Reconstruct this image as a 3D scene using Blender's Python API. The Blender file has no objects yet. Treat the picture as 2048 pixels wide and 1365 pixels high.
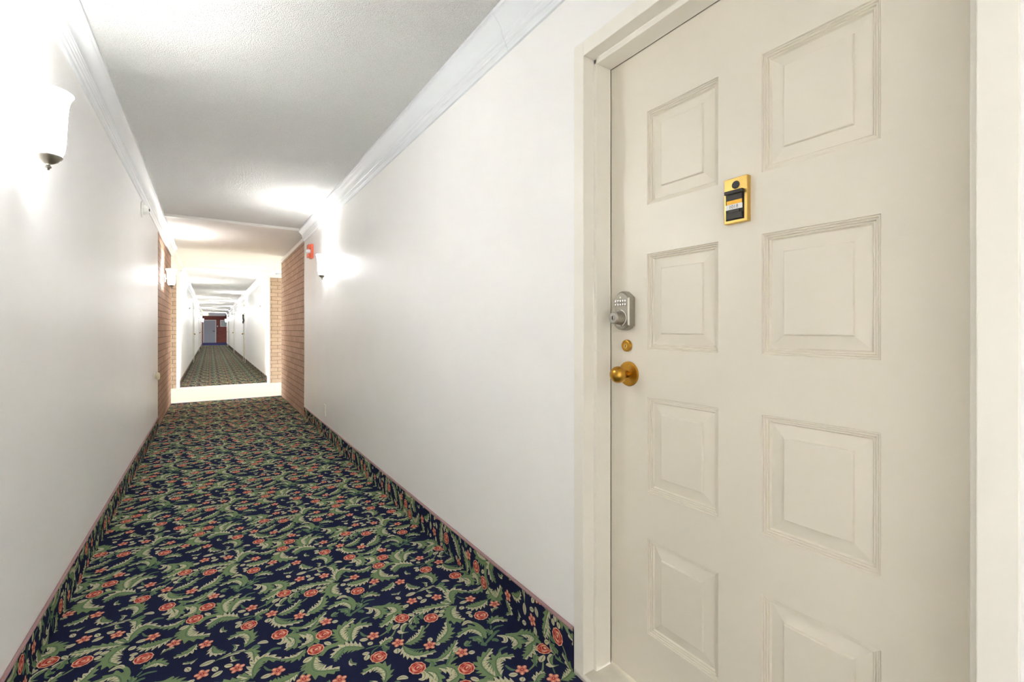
import bpy, bmesh, math, random
import numpy as np
from mathutils import Vector, Matrix

random.seed(7)
S = bpy.context.scene
COL = S.collection
PI = math.pi

# ------------------------------------------------------------------ measured dimensions (metres, eye above origin)
EYE = 1.155
XL, XR = -0.504, 1.025          # corridor walls
ZC = 2.441                      # ceiling
ZB = 0.144                      # carpet base height
Y0 = -3.6                       # wall behind the viewpoint
YR, YLF = 6.42, 6.62            # where painted walls turn to brick
YA, YB = 8.82, 11.06            # cross passage
OPEN0, OPEN1 = -2.25, -1.2         # unseen side opening added behind the viewpoint to let in fill daylight
YP, YE = 40.0, 48.0             # second passage, end wall
ZC2 = 2.395                     # ceiling of the far corridor

# ------------------------------------------------------------------ helpers
def srgb(r, g, b):
    f = lambda c: (c/255/12.92) if c/255 <= .04045 else ((c/255+.055)/1.055)**2.4
    return (f(r), f(g), f(b), 1)

def link(o, parent=None):
    COL.objects.link(o)
    if parent is not None:
        o.parent = parent
    return o

def mesh_obj(name, bm, mat, parent=None, smooth=None, bevel=0, fix=True):
    if fix:
        bmesh.ops.recalc_face_normals(bm, faces=bm.faces[:])
    me = bpy.data.meshes.new(name)
    bm.to_mesh(me); bm.free()
    for m in (mat if isinstance(mat, (list, tuple)) else [mat]):
        me.materials.append(m)
    if smooth is not None:
        me.polygons.foreach_set('use_smooth', [True]*len(me.polygons))
        me.set_sharp_from_angle(angle=math.radians(smooth))
    o = link(bpy.data.objects.new(name, me), parent)
    if bevel:
        b = o.modifiers.new('bevel', 'BEVEL'); b.width = bevel; b.segments = 2
        b.limit_method = 'ANGLE'; b.angle_limit = math.radians(40)
    return o

def tag(o, label, cat, group=None, kind=None):
    o['label'] = label; o['category'] = cat
    if group: o['group'] = group
    if kind: o['kind'] = kind
    return o

def struct(o, label, cat):
    return tag(o, label, cat, None, 'structure')

def empty(name, loc, rot=(0, 0, 0)):
    o = bpy.data.objects.new(name, None)
    o.location = loc; o.rotation_euler = rot
    o.empty_display_size = .05
    return link(o)

def box(bm, x0, x1, y0, y1, z0, z1, mi=0):
    vs = [bm.verts.new(p) for p in ((x0,y0,z0),(x1,y0,z0),(x1,y1,z0),(x0,y1,z0),(x0,y0,z1),(x1,y0,z1),(x1,y1,z1),(x0,y1,z1))]
    for f in ((0,3,2,1),(4,5,6,7),(0,1,5,4),(1,2,6,5),(2,3,7,6),(3,0,4,7)):
        bm.faces.new([vs[i] for i in f]).material_index = mi
    return bm

def B(*a):
    return box(bmesh.new(), *a)

def prism(bm, poly, axis, a0, a1):
    """extrude a 2-D polygon; axis 'x': poly=(y,z), 'y': poly=(x,z), 'z': poly=(x,y)"""
    def P(p, a):
        return {'x': (a, p[0], p[1]), 'y': (p[0], a, p[1]), 'z': (p[0], p[1], a)}[axis]
    lo = [bm.verts.new(P(p, a0)) for p in poly]
    hi = [bm.verts.new(P(p, a1)) for p in poly]
    n = len(poly)
    for i in range(n):
        bm.faces.new((lo[i], lo[(i+1) % n], hi[(i+1) % n], hi[i]))
    bm.faces.new(lo[::-1]); bm.faces.new(hi)
    return bm

def lathe(bm, prof, axis='z', c=(0, 0, 0), seg=40, sx=1, sy=1):
    """prof: (radius, along); axis 'x' turns about -x (towards the corridor from the right-hand wall)"""
    rings = []
    for r, h in prof:
        ring = []
        for k in range(seg):
            a = 2*PI*k/seg
            u, v = r*math.cos(a)*sx, r*math.sin(a)*sy
            p = (u, v, h) if axis == 'z' else (-h, u, v)
            ring.append(bm.verts.new((p[0]+c[0], p[1]+c[1], p[2]+c[2])))
        rings.append(ring)
    for a, b in zip(rings, rings[1:]):
        for k in range(seg):
            bm.faces.new((a[k], a[(k+1) % seg], b[(k+1) % seg], b[k]))
    if prof[0][0] > 1e-6: bm.faces.new(rings[0][::-1])
    if prof[-1][0] > 1e-6: bm.faces.new(rings[-1])
    return bm

def tube(bm, pts, r, seg=10):
    pts = [Vector(p) for p in pts]
    rings = []
    for i, p in enumerate(pts):
        t = (pts[min(i+1, len(pts)-1)] - pts[max(i-1, 0)]).normalized()
        u = t.orthogonal().normalized() if i == 0 else (u - t*u.dot(t)).normalized()
        v = t.cross(u)
        rings.append([bm.verts.new(p + (u*math.cos(2*PI*k/seg) + v*math.sin(2*PI*k/seg))*r) for k in range(seg)])
    for a, b in zip(rings, rings[1:]):
        for k in range(seg):
            bm.faces.new((a[k], a[(k+1) % seg], b[(k+1) % seg], b[k]))
    bm.faces.new(rings[0][::-1]); bm.faces.new(rings[-1])
    return bm

# ------------------------------------------------------------------ materials
def mat(name, col, rough=.5, metal=0, spec=.5, noise=0, nscale=30, bump=0, bscale=200, bdist=.002, coords='Object', sheen=0, stretch=None):
    m = bpy.data.materials.new(name); m.use_nodes = True
    nt = m.node_tree; N = nt.nodes; L = nt.links
    p = N['Principled BSDF']
    p.inputs['Base Color'].default_value = col
    p.inputs['Roughness'].default_value = rough
    p.inputs['Metallic'].default_value = metal
    p.inputs['Specular IOR Level'].default_value = spec
    if sheen: p.inputs['Sheen Weight'].default_value = sheen
    tc = N.new('ShaderNodeNewGeometry').outputs['Position']
    if stretch:
        mp = N.new('ShaderNodeMapping'); mp.inputs['Scale'].default_value = stretch
        L.new(tc, mp.inputs['Vector']); tc = mp.outputs['Vector']
    if noise:
        n = N.new('ShaderNodeTexNoise'); n.inputs['Scale'].default_value = nscale; n.inputs['Detail'].default_value = 4
        L.new(tc, n.inputs['Vector'])
        r = N.new('ShaderNodeMapRange')
        r.inputs['From Min'].default_value = .25; r.inputs['From Max'].default_value = .75
        r.inputs['To Min'].default_value = 1-noise; r.inputs['To Max'].default_value = 1+noise
        L.new(n.outputs['Fac'], r.inputs['Value'])
        mx = N.new('ShaderNodeVectorMath'); mx.operation = 'SCALE'
        mx.inputs[0].default_value = col[:3]
        L.new(r.outputs['Result'], mx.inputs['Scale'])
        L.new(mx.outputs['Vector'], p.inputs['Base Color'])
    if bump:
        n = N.new('ShaderNodeTexNoise'); n.inputs['Scale'].default_value = bscale; n.inputs['Detail'].default_value = 3
        L.new(tc, n.inputs['Vector'])
        b = N.new('ShaderNodeBump'); b.inputs['Strength'].default_value = bump; b.inputs['Distance'].default_value = bdist
        L.new(n.outputs['Fac'], b.inputs['Height']); L.new(b.outputs['Normal'], p.inputs['Normal'])
    return m

def brick_mat(name, c1, c2, mortar, axis, row=.0815, width=.245, ms=.0045):
    m = bpy.data.materials.new(name); m.use_nodes = True
    nt = m.node_tree; N = nt.nodes; L = nt.links
    p = N['Principled BSDF']; p.inputs['Roughness'].default_value = .85
    g = N.new('ShaderNodeNewGeometry')
    s = N.new('ShaderNodeSeparateXYZ'); L.new(g.outputs['Position'], s.inputs[0])
    c = N.new('ShaderNodeCombineXYZ')
    if axis == 'XY':
        ad = N.new('ShaderNodeMath'); ad.operation = 'ADD'
        L.new(s.outputs['X'], ad.inputs[0]); L.new(s.outputs['Y'], ad.inputs[1]); L.new(ad.outputs[0], c.inputs['X'])
    else:
        L.new(s.outputs[axis], c.inputs['X'])
    L.new(s.outputs['Z'], c.inputs['Y'])
    b = N.new('ShaderNodeTexBrick')
    b.inputs['Scale'].default_value = 1; b.inputs['Mortar Size'].default_value = ms; b.inputs['Mortar Smooth'].default_value = .25
    b.inputs['Brick Width'].default_value = width; b.inputs['Row Height'].default_value = row
    b.inputs['Color1'].default_value = c1; b.inputs['Color2'].default_value = c2; b.inputs['Mortar'].default_value = mortar
    L.new(c.outputs[0], b.inputs['Vector'])
    n = N.new('ShaderNodeTexNoise'); n.inputs['Scale'].default_value = 60; n.inputs['Detail'].default_value = 5
    L.new(g.outputs['Position'], n.inputs['Vector'])
    mr = N.new('ShaderNodeMapRange'); mr.inputs['To Min'].default_value = .75; mr.inputs['To Max'].default_value = 1.2
    L.new(n.outputs['Fac'], mr.inputs['Value'])
    vm = N.new('ShaderNodeVectorMath'); vm.operation = 'SCALE'
    L.new(b.outputs['Color'], vm.inputs[0]); L.new(mr.outputs[0], vm.inputs['Scale'])
    L.new(vm.outputs[0], p.inputs['Base Color'])
    inv = N.new('ShaderNodeMath'); inv.operation = 'SUBTRACT'; inv.inputs[0].default_value = 1
    L.new(b.outputs['Fac'], inv.inputs[1])
    ad = N.new('ShaderNodeMath'); ad.operation = 'MULTIPLY_ADD'; ad.inputs[1].default_value = .15
    L.new(n.outputs['Fac'], ad.inputs[0]); L.new(inv.outputs[0], ad.inputs[2])
    bp = N.new('ShaderNodeBump'); bp.inputs['Strength'].default_value = .9; bp.inputs['Distance'].default_value = .008
    L.new(ad.outputs[0], bp.inputs['Height']); L.new(bp.outputs[0], p.inputs['Normal'])
    return m

def emit_mat(name, col, strength):
    m = bpy.data.materials.new(name); m.use_nodes = True
    p = m.node_tree.nodes['Principled BSDF']
    p.inputs['Base Color'].default_value = (.9, .88, .84, 1); p.inputs['Roughness'].default_value = .35
    p.inputs['Emission Color'].default_value = col; p.inputs['Emission Strength'].default_value = strength
    return m

M = {}
M['wall'] = mat('wall paint', srgb(245, 244, 242), .42, spec=.35, noise=.012, nscale=3, bump=.06, bscale=260, bdist=.001)
M['ceil'] = mat('popcorn ceiling', srgb(244, 243, 240), .95, spec=.1, noise=.07, nscale=210, bump=1.0, bscale=230, bdist=.012)
M['ceilfar'] = mat('smooth ceiling', srgb(242, 240, 237), .9, spec=.1, noise=.02, nscale=90, bump=.3, bscale=150, bdist=.003)
M['crown'] = mat('crown gloss white', srgb(236, 239, 242), .25, spec=.5)
M['trim'] = mat('trim white', srgb(238, 236, 231), .35)
M['frame'] = mat('door frame paint', srgb(240, 236, 226), .38, noise=.012, nscale=9, bump=.05, bscale=120, bdist=.001)
M['door'] = mat('door paint', srgb(226, 219, 204), .36, noise=.014, nscale=5, bump=.06, bscale=90, bdist=.0012)
M['gap'] = mat('gap shade', srgb(104, 96, 80), .9)  # colour of the shade in the gap round the door
M['sill'] = mat('stone threshold', srgb(214, 209, 196), .5, noise=.08, nscale=30)
M['brass'] = mat('aged brass', srgb(196, 148, 62), .28, metal=1, noise=.18, nscale=45)
M['paleb'] = mat('satin brass', srgb(214, 180, 104), .35, metal=1, noise=.08, nscale=60)
M['nickel'] = mat('satin nickel', srgb(172, 167, 156), .32, metal=1, noise=.05, nscale=80)
M['nickel2'] = mat('polished nickel', srgb(214, 210, 202), .14, metal=1)
M['dark'] = mat('dark metal', srgb(62, 58, 54), .45, metal=.4)
M['black'] = mat('black', srgb(18, 17, 16), .5)
M['lens'] = mat('viewer lens', srgb(40, 40, 42), .06, spec=1)
M['white'] = mat('white plastic', srgb(238, 237, 232), .35)
M['tag'] = mat('white number tag', srgb(240, 240, 238), .5)
M['ink'] = mat('grey ink', srgb(110, 110, 108), .6)
M['ivory'] = mat('ivory plastic', srgb(236, 226, 196), .35)
M['red'] = mat('alarm red', srgb(218, 104, 74), .35)
M['clear'] = mat('strobe lens', srgb(240, 240, 240), .08, spec=.8)
M['bind'] = mat('mauve carpet binding', srgb(170, 138, 138), .95, spec=.1, noise=.22, nscale=260)
M['brickL'] = brick_mat('tan brick left', srgb(182, 148, 122), srgb(168, 132, 108), srgb(112, 86, 64), 'Y')
M['brickR'] = brick_mat('tan brick right', srgb(192, 160, 138), srgb(176, 145, 124), srgb(112, 86, 66), 'XY')
M['brickF'] = brick_mat('tan brick facing', srgb(188, 168, 148), srgb(178, 156, 136), srgb(126, 108, 92), 'X')
M['brickE'] = brick_mat('red brick', srgb(172, 100, 86), srgb(156, 86, 74), srgb(140, 104, 94), 'X')
M['green'] = mat('pale green floor', srgb(206, 211, 194), .8, noise=.06, nscale=40)
M['concrete'] = mat('outside concrete', srgb(176, 172, 162), .9, noise=.08, nscale=6)
M['shade'] = emit_mat('lit frosted glass', (.955, .970, 1, 1), 5.4)
M['fardoor'] = mat('grey door paint', srgb(178, 180, 184), .45)
M['yellow'] = mat('pale yellow plastic', srgb(216, 204, 140), .5)
M['decor'] = mat('dark foliage', srgb(66, 60, 52), .8, noise=.3, nscale=40)
M['pane'] = mat('greenish pane', srgb(170, 184, 172), .12)

def carpet_mat(name, col, n=.30):
    return mat(name, col, .97, spec=.05, noise=n, nscale=420, bump=.7, bscale=520, bdist=.003)
C_NAVY, C_GREEN, C_GREEN2, C_CREAM, C_CORAL, C_RED, C_PINK = range(7)
CARPET = [carpet_mat('carpet navy', srgb(36, 40, 68), .34),
          carpet_mat('carpet leaf green', srgb(124, 146, 104), .22),
          carpet_mat('carpet dark green', srgb(92, 120, 94), .22),
          carpet_mat('carpet cream', srgb(206, 200, 168), .16),
          carpet_mat('carpet coral', srgb(216, 128, 108), .16),
          carpet_mat('carpet rose red', srgb(176, 58, 56), .2),
          carpet_mat('carpet light rose', srgb(236, 188, 156), .14)]

# ------------------------------------------------------------------ carpet pattern: one repeat, drawn in floor metres
# strokes were plotted from the photograph's weave: (window, spine, width, highlight side, lobes)
F_, VX, HY = 904.3, 420.5, 659.84
TH = math.atan((1024-VX)/F_); CT, ST = math.cos(TH), math.sin(TH)
def to_floor(x, y):
    d = F_*EYE/(y-HY); xs = (x-1024)/F_*d
    return (d*ST+xs*CT, d*CT-xs*ST)
WIN = {1: (560, 1180, 12.406), 2: (640, 1230, 12.406), 3: (700, 1180, 12.406), 4: (790, 1240, 12.406),
       5: (830, 1150, 12.406), 6: (900, 1220, 12.406), 0: (560, 1160, 6.0235)}
def wpt(w, p):
    ox, oy, s = WIN[w]
    return to_floor(ox+p[0]/s, oy+p[1]/s)
G, D, C = C_GREEN, C_GREEN2, C_CREAM
STROKES = [
 # window 4: the cup scroll and its leaves
 (4, [(230,620),(420,540),(600,400),(700,160)], .040, 'L', 6, G),
 (4, [(190,640),(290,820),(550,890),(1010,790)], .042, 'R', 7, G),
 (4, [(280,700),(450,750),(600,745),(720,720)], .006, '', 0, D),
 (4, [(1010,600),(1180,470),(1310,300),(1290,70)], .052, 'L', 5, G),
 (4, [(1000,1025),(1220,930),(1400,740),(1530,520)], .034, 'R', 5, G),
 (4, [(1250,950),(1450,810),(1620,690)], .012, 'C', 0, C),
 (4, [(740,1000),(950,1025),(1230,960)], .014, '', 0, G),
 (4, [(880,1020),(925,1130),(860,1250)], .026, '', 2, G),
 (4, [(1120,1030),(1260,1070),(1410,1130)], .028, 'R', 2, G),
 (4, [(1120,1090),(1150,1200),(1060,1350)], .012, '', 0, G),
 (4, [(1270,1000),(1500,985),(1700,900),(1860,880)], .010, '', 0, D),
 (4, [(1620,960),(1760,830),(1850,550)], .026, '', 3, G),
 (4, [(1360,1380),(1540,1260),(1750,1130),(1850,985)], .046, 'L', 5, G),
 (4, [(340,310),(200,310),(190,200),(310,100)], .026, 'L', 2, G),
 (4, [(340,100),(400,180),(520,180)], .020, '', 2, G),
 (4, [(370,200),(450,260),(550,270)], .005, '', 0, D),
 (4, [(170,480),(180,350)], .004, '', 0, D),
 (4, [(870,560),(870,450)], .015, 'C', 0, C), (4, [(1010,630),(1120,585)], .014, 'C', 0, C),
 (4, [(60,720),(55,845)], .020, 'C', 0, C), (4, [(760,220),(850,100)], .005, '', 0, G),
 # window 2
 (2, [(700,705),(520,570),(490,380),(850,105)], .052, 'R', 7, G),
 (2, [(790,700),(770,480),(900,290),(1280,250)], .052, 'R', 7, G),
 (2, [(950,230),(1050,120),(1230,60)], .007, '', 0, D),
 (2, [(20,1030),(150,850),(350,760),(600,735)], .018, '', 0, G),
 (2, [(110,690),(270,745)], .014, 'C', 0, C),
 (2, [(1110,830),(800,810),(560,850),(290,1080)], .056, 'R', 6, G),
 (2, [(600,850),(470,1020),(370,1170)], .022, '', 3, G),
 (2, [(1130,860),(1350,790),(1470,770)], .006, '', 0, D),
 (2, [(1460,790),(1600,680),(1780,540),(1880,370)], .006, '', 0, G),
 (2, [(1480,800),(1650,650),(1810,600)], .032, 'L', 3, G),
 (2, [(1540,740),(1620,840),(1710,850)], .028, '', 2, D),
 (2, [(1470,690),(1590,690)], .011, 'C', 0, C),
 (2, [(1480,540),(1650,430),(1750,300),(1790,230)], .006, '', 0, G),
 (2, [(1690,470),(1720,330),(1800,220)], .024, '', 2, G),
 (2, [(1970,240),(1880,310),(1815,375)], .018, 'C', 0, C),
 (2, [(1050,990),(1230,955)], .013, 'C', 0, C), (2, [(1130,1140),(1200,1000)], .016, 'C', 0, C),
 (2, [(1270,990),(1330,890),(1450,810)], .005, '', 0, D),
 (2, [(1190,620),(985,640)], .015, 'C', 0, C), (2, [(1290,680),(1205,765)], .016, 'C', 0, C),
 (2, [(1190,540),(1080,520),(1000,440)], .008, '', 0, D),
 # window 3: scrolls above the leaves
 (3, [(0,545),(200,460),(400,440),(530,415)], .006, '', 0, G),
 (3, [(360,455),(510,480),(500,570),(395,590)], .013, 'C', 0, C),
 (3, [(530,440),(730,490),(770,620),(590,715)], .046, 'R', 4, G),
 (3, [(560,435),(850,420),(1010,325)], .014, '', 0, G),
 (3, [(850,430),(1100,430),(1180,540),(900,685)], .056, 'R', 6, G),
 (3, [(810,510),(900,550),(1000,580)], .009, '', 0, D),
 (3, [(1070,620),(1000,740),(740,930)], .046, 'L', 4, G),
 (3, [(1740,590),(1560,720),(1480,860)], .016, 'C', 2, C),
 (3, [(1600,670),(1640,760),(1650,850)], .026, '', 2, G),
 (3, [(1450,610),(1600,655)], .014, 'C', 0, C),
 (3, [(1800,560),(1760,650),(1800,730)], .014, '', 0, D),
 (3, [(2040,450),(1800,530),(1560,560)], .044, 'L', 4, G),
 # window 5 and 6: dome leaf, plume and spray
 (5, [(1030,770),(880,890),(940,1080),(1220,1140)], .066, 'L', 6, G),
 (5, [(900,740),(720,770),(400,815),(0,900)], .036, 'L', 5, G),
 (5, [(930,720),(780,700),(650,680)], .026, 'L', 2, G),
 (5, [(960,730),(860,560),(930,410),(1280,430)], .050, 'L', 6, G),
 (5, [(1040,540),(1150,590),(1260,600)], .006, '', 0, D),
 (5, [(1800,620),(1650,740),(1450,810),(1270,800)], .050, 'L', 6, G),
 (5, [(1110,720),(1290,660)], .015, 'C', 0, C), (5, [(1130,870),(1190,790)], .018, 'C', 0, C),
 (5, [(1260,960),(1410,935)], .014, 'C', 0, C), (5, [(1340,1040),(1420,1010)], .020, 'C', 0, C),
 (5, [(600,950),(730,880)], .013, 'C', 0, C), (5, [(570,1030),(700,1000)], .016, 'C', 0, C),
 (5, [(480,960),(580,890)], .014, 'C', 0, C),
 (6, [(830,720),(760,560),(500,480),(170,680)], .046, 'L', 6, G),
 (6, [(890,720),(820,500),(620,350),(420,310)], .012, '', 0, G),
 (6, [(560,330),(420,310),(300,400)], .014, 'C', 0, C),
 (6, [(820,830),(720,700),(470,710)], .012, '', 0, D),
 (6, [(720,860),(720,780),(570,740)], .020, '', 2, G),
 (6, [(850,880),(1000,720),(1140,560),(1230,520)], .010, '', 0, D),
 (6, [(880,900),(1080,720),(1250,590),(1480,560)], .008, '', 0, G),
 (6, [(1060,500),(1150,430),(1330,390)], .007, '', 0, D),
 (6, [(1450,560),(1640,590),(1640,710),(1550,730)], .014, 'C', 0, C),
 (6, [(1090,710),(1200,660),(1320,690)], .014, 'C', 0, C),
 (6, [(1040,770),(1120,750),(1200,790)], .013, '', 0, D),
 (6, [(960,650),(1000,580),(930,500)], .024, '', 2, G),
 (6, [(1000,370),(1030,290),(1160,230),(1420,280)], .040, 'R', 5, G),
 (6, [(920,350),(1010,310)], .018, '', 1, G), (6, [(1010,490),(1015,390)], .005, '', 0, D),
 (6, [(760,890),(860,880)], .018, 'C', 0, C), (6, [(760,1010),(930,970)], .016, 'C', 0, C),
 (6, [(540,900),(440,880),(490,800)], .022, '', 1, G),
 (6, [(1520,480),(1590,530)], .012, '', 0, D),
 (6, [(1620,540),(1830,560),(1930,700),(1880,880)], .050, 'R', 4, G),
 (6, [(1510,1000),(1540,890),(1740,840)], .010, '', 0, D),
 # window 1
 (1, [(230,520),(450,450),(650,330),(840,140)], .040, 'L', 6, G),
 (1, [(190,560),(300,690),(550,715),(910,600)], .044, 'R', 7, G),
 (1, [(300,570),(480,590),(640,570)], .006, '', 0, D),
 (1, [(1440,670),(1450,480),(1250,370),(950,500)], .048, 'L', 6, G),
 (1, [(1540,570),(1530,380),(1420,265),(1300,240)], .012, '', 0, G),
 (1, [(1400,260),(1250,250),(1120,315)], .014, 'C', 0, C),
 (1, [(1300,720),(1310,600),(1160,560)], .020, '', 2, D),
 (1, [(650,1090),(840,910),(970,740)], .022, '', 2, G),
 (1, [(690,1070),(850,960),(1010,890)], .008, '', 0, G),
 (1, [(1020,770),(1080,690),(1150,640)], .022, '', 1, G),
 (1, [(1440,710),(1650,540),(1920,330)], .009, '', 0, D),
 (1, [(1560,620),(1670,520),(1650,420)], .026, '', 2, G),
 (1, [(1680,590),(1790,560),(1910,565)], .015, 'C', 0, C),
 (1, [(1640,640),(1700,630),(1770,655)], .013, '', 0, D),
 (1, [(560,780),(700,850),(590,990)], .020, '', 0, G),
 (1, [(0,1150),(300,1140),(650,1055)], .014, '', 0, G),
 (1, [(620,1080),(810,1120),(840,1250),(590,1375)], .044, 'R', 5, G),
 (1, [(450,270),(320,265),(330,170),(470,100)], .024, 'L', 2, G),
 (1, [(110,215),(300,120)], .014, 'C', 0, C), (1, [(850,450),(885,365)], .015, 'C', 0, C),
 (1, [(1330,720),(1430,690)], .016, 'C', 0, C), (1, [(1290,810),(1440,790)], .015, 'C', 0, C),
 (3, [(20,230),(200,170),(450,205)], .034, 'R', 4, G),
 (3, [(900,185),(1150,170),(1400,120),(1700,40)], .014, '', 0, G),
 (3, [(960,180),(950,250),(880,295)], .022, '', 2, G),
 (3, [(1140,190),(1250,245)], .015, 'C', 0, C), (3, [(1390,165),(1620,75)], .018, 'C', 0, C),
 (3, [(1450,375),(1320,460)], .016, 'C', 0, C), (3, [(1670,185),(1780,240)], .014, 'C', 0, C), (3, [(1755,335),(1890,245)], .016, 'C', 0, C),
 (5, [(440,240),(440,80),(250,10),(10,105)], .046, 'L', 6, G),
 (5, [(480,320),(650,310),(790,460)], .040, 'R', 4, G),
 (5, [(0,470),(230,360),(470,290)], .018, 'C', 2, C),
 (5, [(480,260),(640,150),(820,80),(1000,65)], .008, '', 0, G),
 (5, [(1000,70),(1130,100),(1130,170),(1040,180)], .013, 'C', 0, C),
 (5, [(1150,70),(1290,140),(1380,180),(1280,280)], .046, 'R', 4, G),
 (5, [(650,180),(750,155),(850,165)], .014, 'C', 0, C), (5, [(590,250),(660,220),(730,240)], .013, '', 0, D),
 (5, [(260,530),(420,530)], .015, 'C', 0, C), (5, [(140,710),(280,610)], .016, 'C', 0, C), (5, [(60,555),(170,610)], .014, 'C', 0, C),
 (5, [(950,350),(1020,270),(1170,250)], .010, '', 0, D),
 # left part of the repeat
 (0, [(430,905),(385,1040),(450,1110),(715,1085)], .066, 'L', 7, G),
 (0, [(310,840),(200,940),(15,970)], .038, 'R', 4, G),
 (0, [(0,680),(150,680),(340,640)], .014, '', 0, G),
 (0, [(200,650),(370,680),(410,740),(230,825)], .048, 'R', 5, G),
 (0, [(70,690),(175,710),(175,790),(70,850)], .036, 'R', 3, G),
 (0, [(340,640),(430,560),(555,435)], .024, '', 3, G),
 (0, [(280,1005),(385,935)], .018, 'C', 0, C),
 (0, [(500,890),(340,1000),(250,1090)], .007, '', 0, G),
 (0, [(290,1060),(200,1170),(90,1235)], .036, 'R', 4, G),
 (0, [(330,490),(352,550),(285,605)], .016, '', 0, G),
]
ROSES = [(0,1470,475),(0,1820,470),(0,1190,940),(0,1655,1075),(0,530,670),(0,430,850),(0,170,588),(0,1165,257),(0,800,172),
         (5,1640,1030),(6,1640,350),(6,760,1330)]
FLOWERS = [(0,65,355),(0,395,375),(0,555,515),(0,1125,685),(0,1425,770),(0,1805,800),(0,1590,265),(0,1890,220),(0,290,1210),
           (0,720,1220),(5,1370,620),(6,600,990),(5,1950,770)]
CELL_X, CELL_Y = .735, .450
SX0, SY0 = .245, 1.445

def spline(pts, n):
    P = [np.array(p, float) for p in pts]
    if len(P) == 2:
        return np.array([P[0]+(P[1]-P[0])*t for t in np.linspace(0, 1, n)])
    P = [2*P[0]-P[1]] + P + [2*P[-1]-P[-2]]
    out = []
    m = len(P)-3
    for t in np.linspace(0, m-1e-6, n):
        i = int(t); u = t-i
        a, b, c, d = P[i:i+4]
        out.append(.5*((2*b)+(c-a)*u+(2*a-5*b+4*c-d)*u*u+(3*b-a-3*c+d)*u**3))
    return np.array(out)

quads = []   # (pts 4x2, layer z, material)
ZLIFT = [0.0]
def strip(Lp, Rp, z, m):
    for i in range(len(Lp)-1):
        quads.append((np.array([Lp[i], Lp[i+1], Rp[i+1], Rp[i]]), z+ZLIFT[0]+i*1.2e-6, m))
def disc(c, r, z, m, n=14, sq=1, rot=0, scal=0, k=5):
    a = np.linspace(0, 2*PI, n, endpoint=False)
    rr = r*(1+scal*np.cos(k*a))
    x, y = rr*np.cos(a), rr*np.sin(a)*sq
    p = np.stack([c[0]+x*math.cos(rot)-y*math.sin(rot), c[1]+x*math.sin(rot)+y*math.cos(rot)], 1)
    for i in range(0, n, 2):
        quads.append((np.array([c, p[i], p[(i+1) % n], p[(i+2) % n]]), z+.0016, m))
def arc(c, r, a0, a1, w, z, m, n=6):
    a = np.linspace(a0, a1, n)
    o = np.stack([np.cos(a), np.sin(a)], 1)
    ww = w*np.sin(np.linspace(.25, PI-.25, n))[:, None]
    ZLIFT[0], keep = 0.0, ZLIFT[0]
    strip(c+o*(r+ww/2), c+o*(r-ww/2), z+.0016, m)
    ZLIFT[0] = keep

def leaf(pts, W, hl, lob, col):
    ZLIFT[0] += 5e-6
    if lob > 2: lob = lob+2
    W = W*(1.16 if lob else 1.3)
    n = 13 if lob == 0 else max(13, lob*4+1)
    P = spline(pts, n)
    T = np.gradient(P, axis=0); T /= np.linalg.norm(T, axis=1)[:, None]+1e-9
    Nn = np.stack([-T[:, 1], T[:, 0]], 1)
    s = np.linspace(0, 1, n)
    Ln = np.linalg.norm(np.diff(P, axis=0), axis=1).sum()
    if lob == 0:
        w = W/2*(np.sin(PI*np.clip(s, .04, .97))**.55 if hl == 'C' else (.55+.45*np.sin(PI*s)))
        strip(P+Nn*w[:, None], P-Nn*w[:, None], .0005 if hl == 'C' else .0003, col)
        if hl == 'C':
            strip(P+Nn*w[:, None]*.25, P-Nn*w[:, None]*.05, .0007, C_GREEN)
        return
    env = W/2*np.sin(PI*np.clip(s*.86+.10, 0, .985))**.7
    env *= np.where(s < .12, .45+.55*s/.12, 1)
    def edge(side, k, ph):
        f = (s*lob+ph) % 1.0
        saw = np.where(f < .72, f/.72, 1-(f-.72)/.28)
        wd = env*(.40+.72*saw)*k
        fwd = (Ln/lob)*.62*saw*k
        return P+Nn*side*wd[:, None]+T*(fwd*(1-s*.5))[:, None]
    strip(edge(1, 1, 0), edge(-1, 1, .45), .0004, col)
    strip(P+Nn*.0016, P-Nn*.0016, .0006, C_GREEN2)
    if hl in 'LR' and hl:
        sd = 1 if hl == 'L' else -1
        i0 = max(1, int(n*.10))
        inn = P+Nn*(sd*(env*.16))[:, None]
        strip(edge(sd, .97, 0 if sd > 0 else .45)[i0:], inn[i0:], .0008, C_CREAM)
        # green veins break the highlight
        for k in range(lob):
            i = min(n-2, int((k+.25)/lob*n))
            a = P[i]; b = edge(sd, .80, 0 if sd > 0 else .45)[min(n-1, i+1)]
            d = b-a; pp = np.array([-d[1], d[0]])/(np.linalg.norm(d)+1e-9)*.0016
            strip(np.array([a+pp, b+pp*.4]), np.array([a-pp, b-pp*.4]), .0010, C_GREEN)
    else:
        strip(P[1:]+Nn[1:]*(env[1:]*.55)[:, None], P[1:]+Nn[1:]*(env[1:]*.2)[:, None], .0006, C_GREEN2 if col == C_GREEN else C_GREEN)

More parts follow.
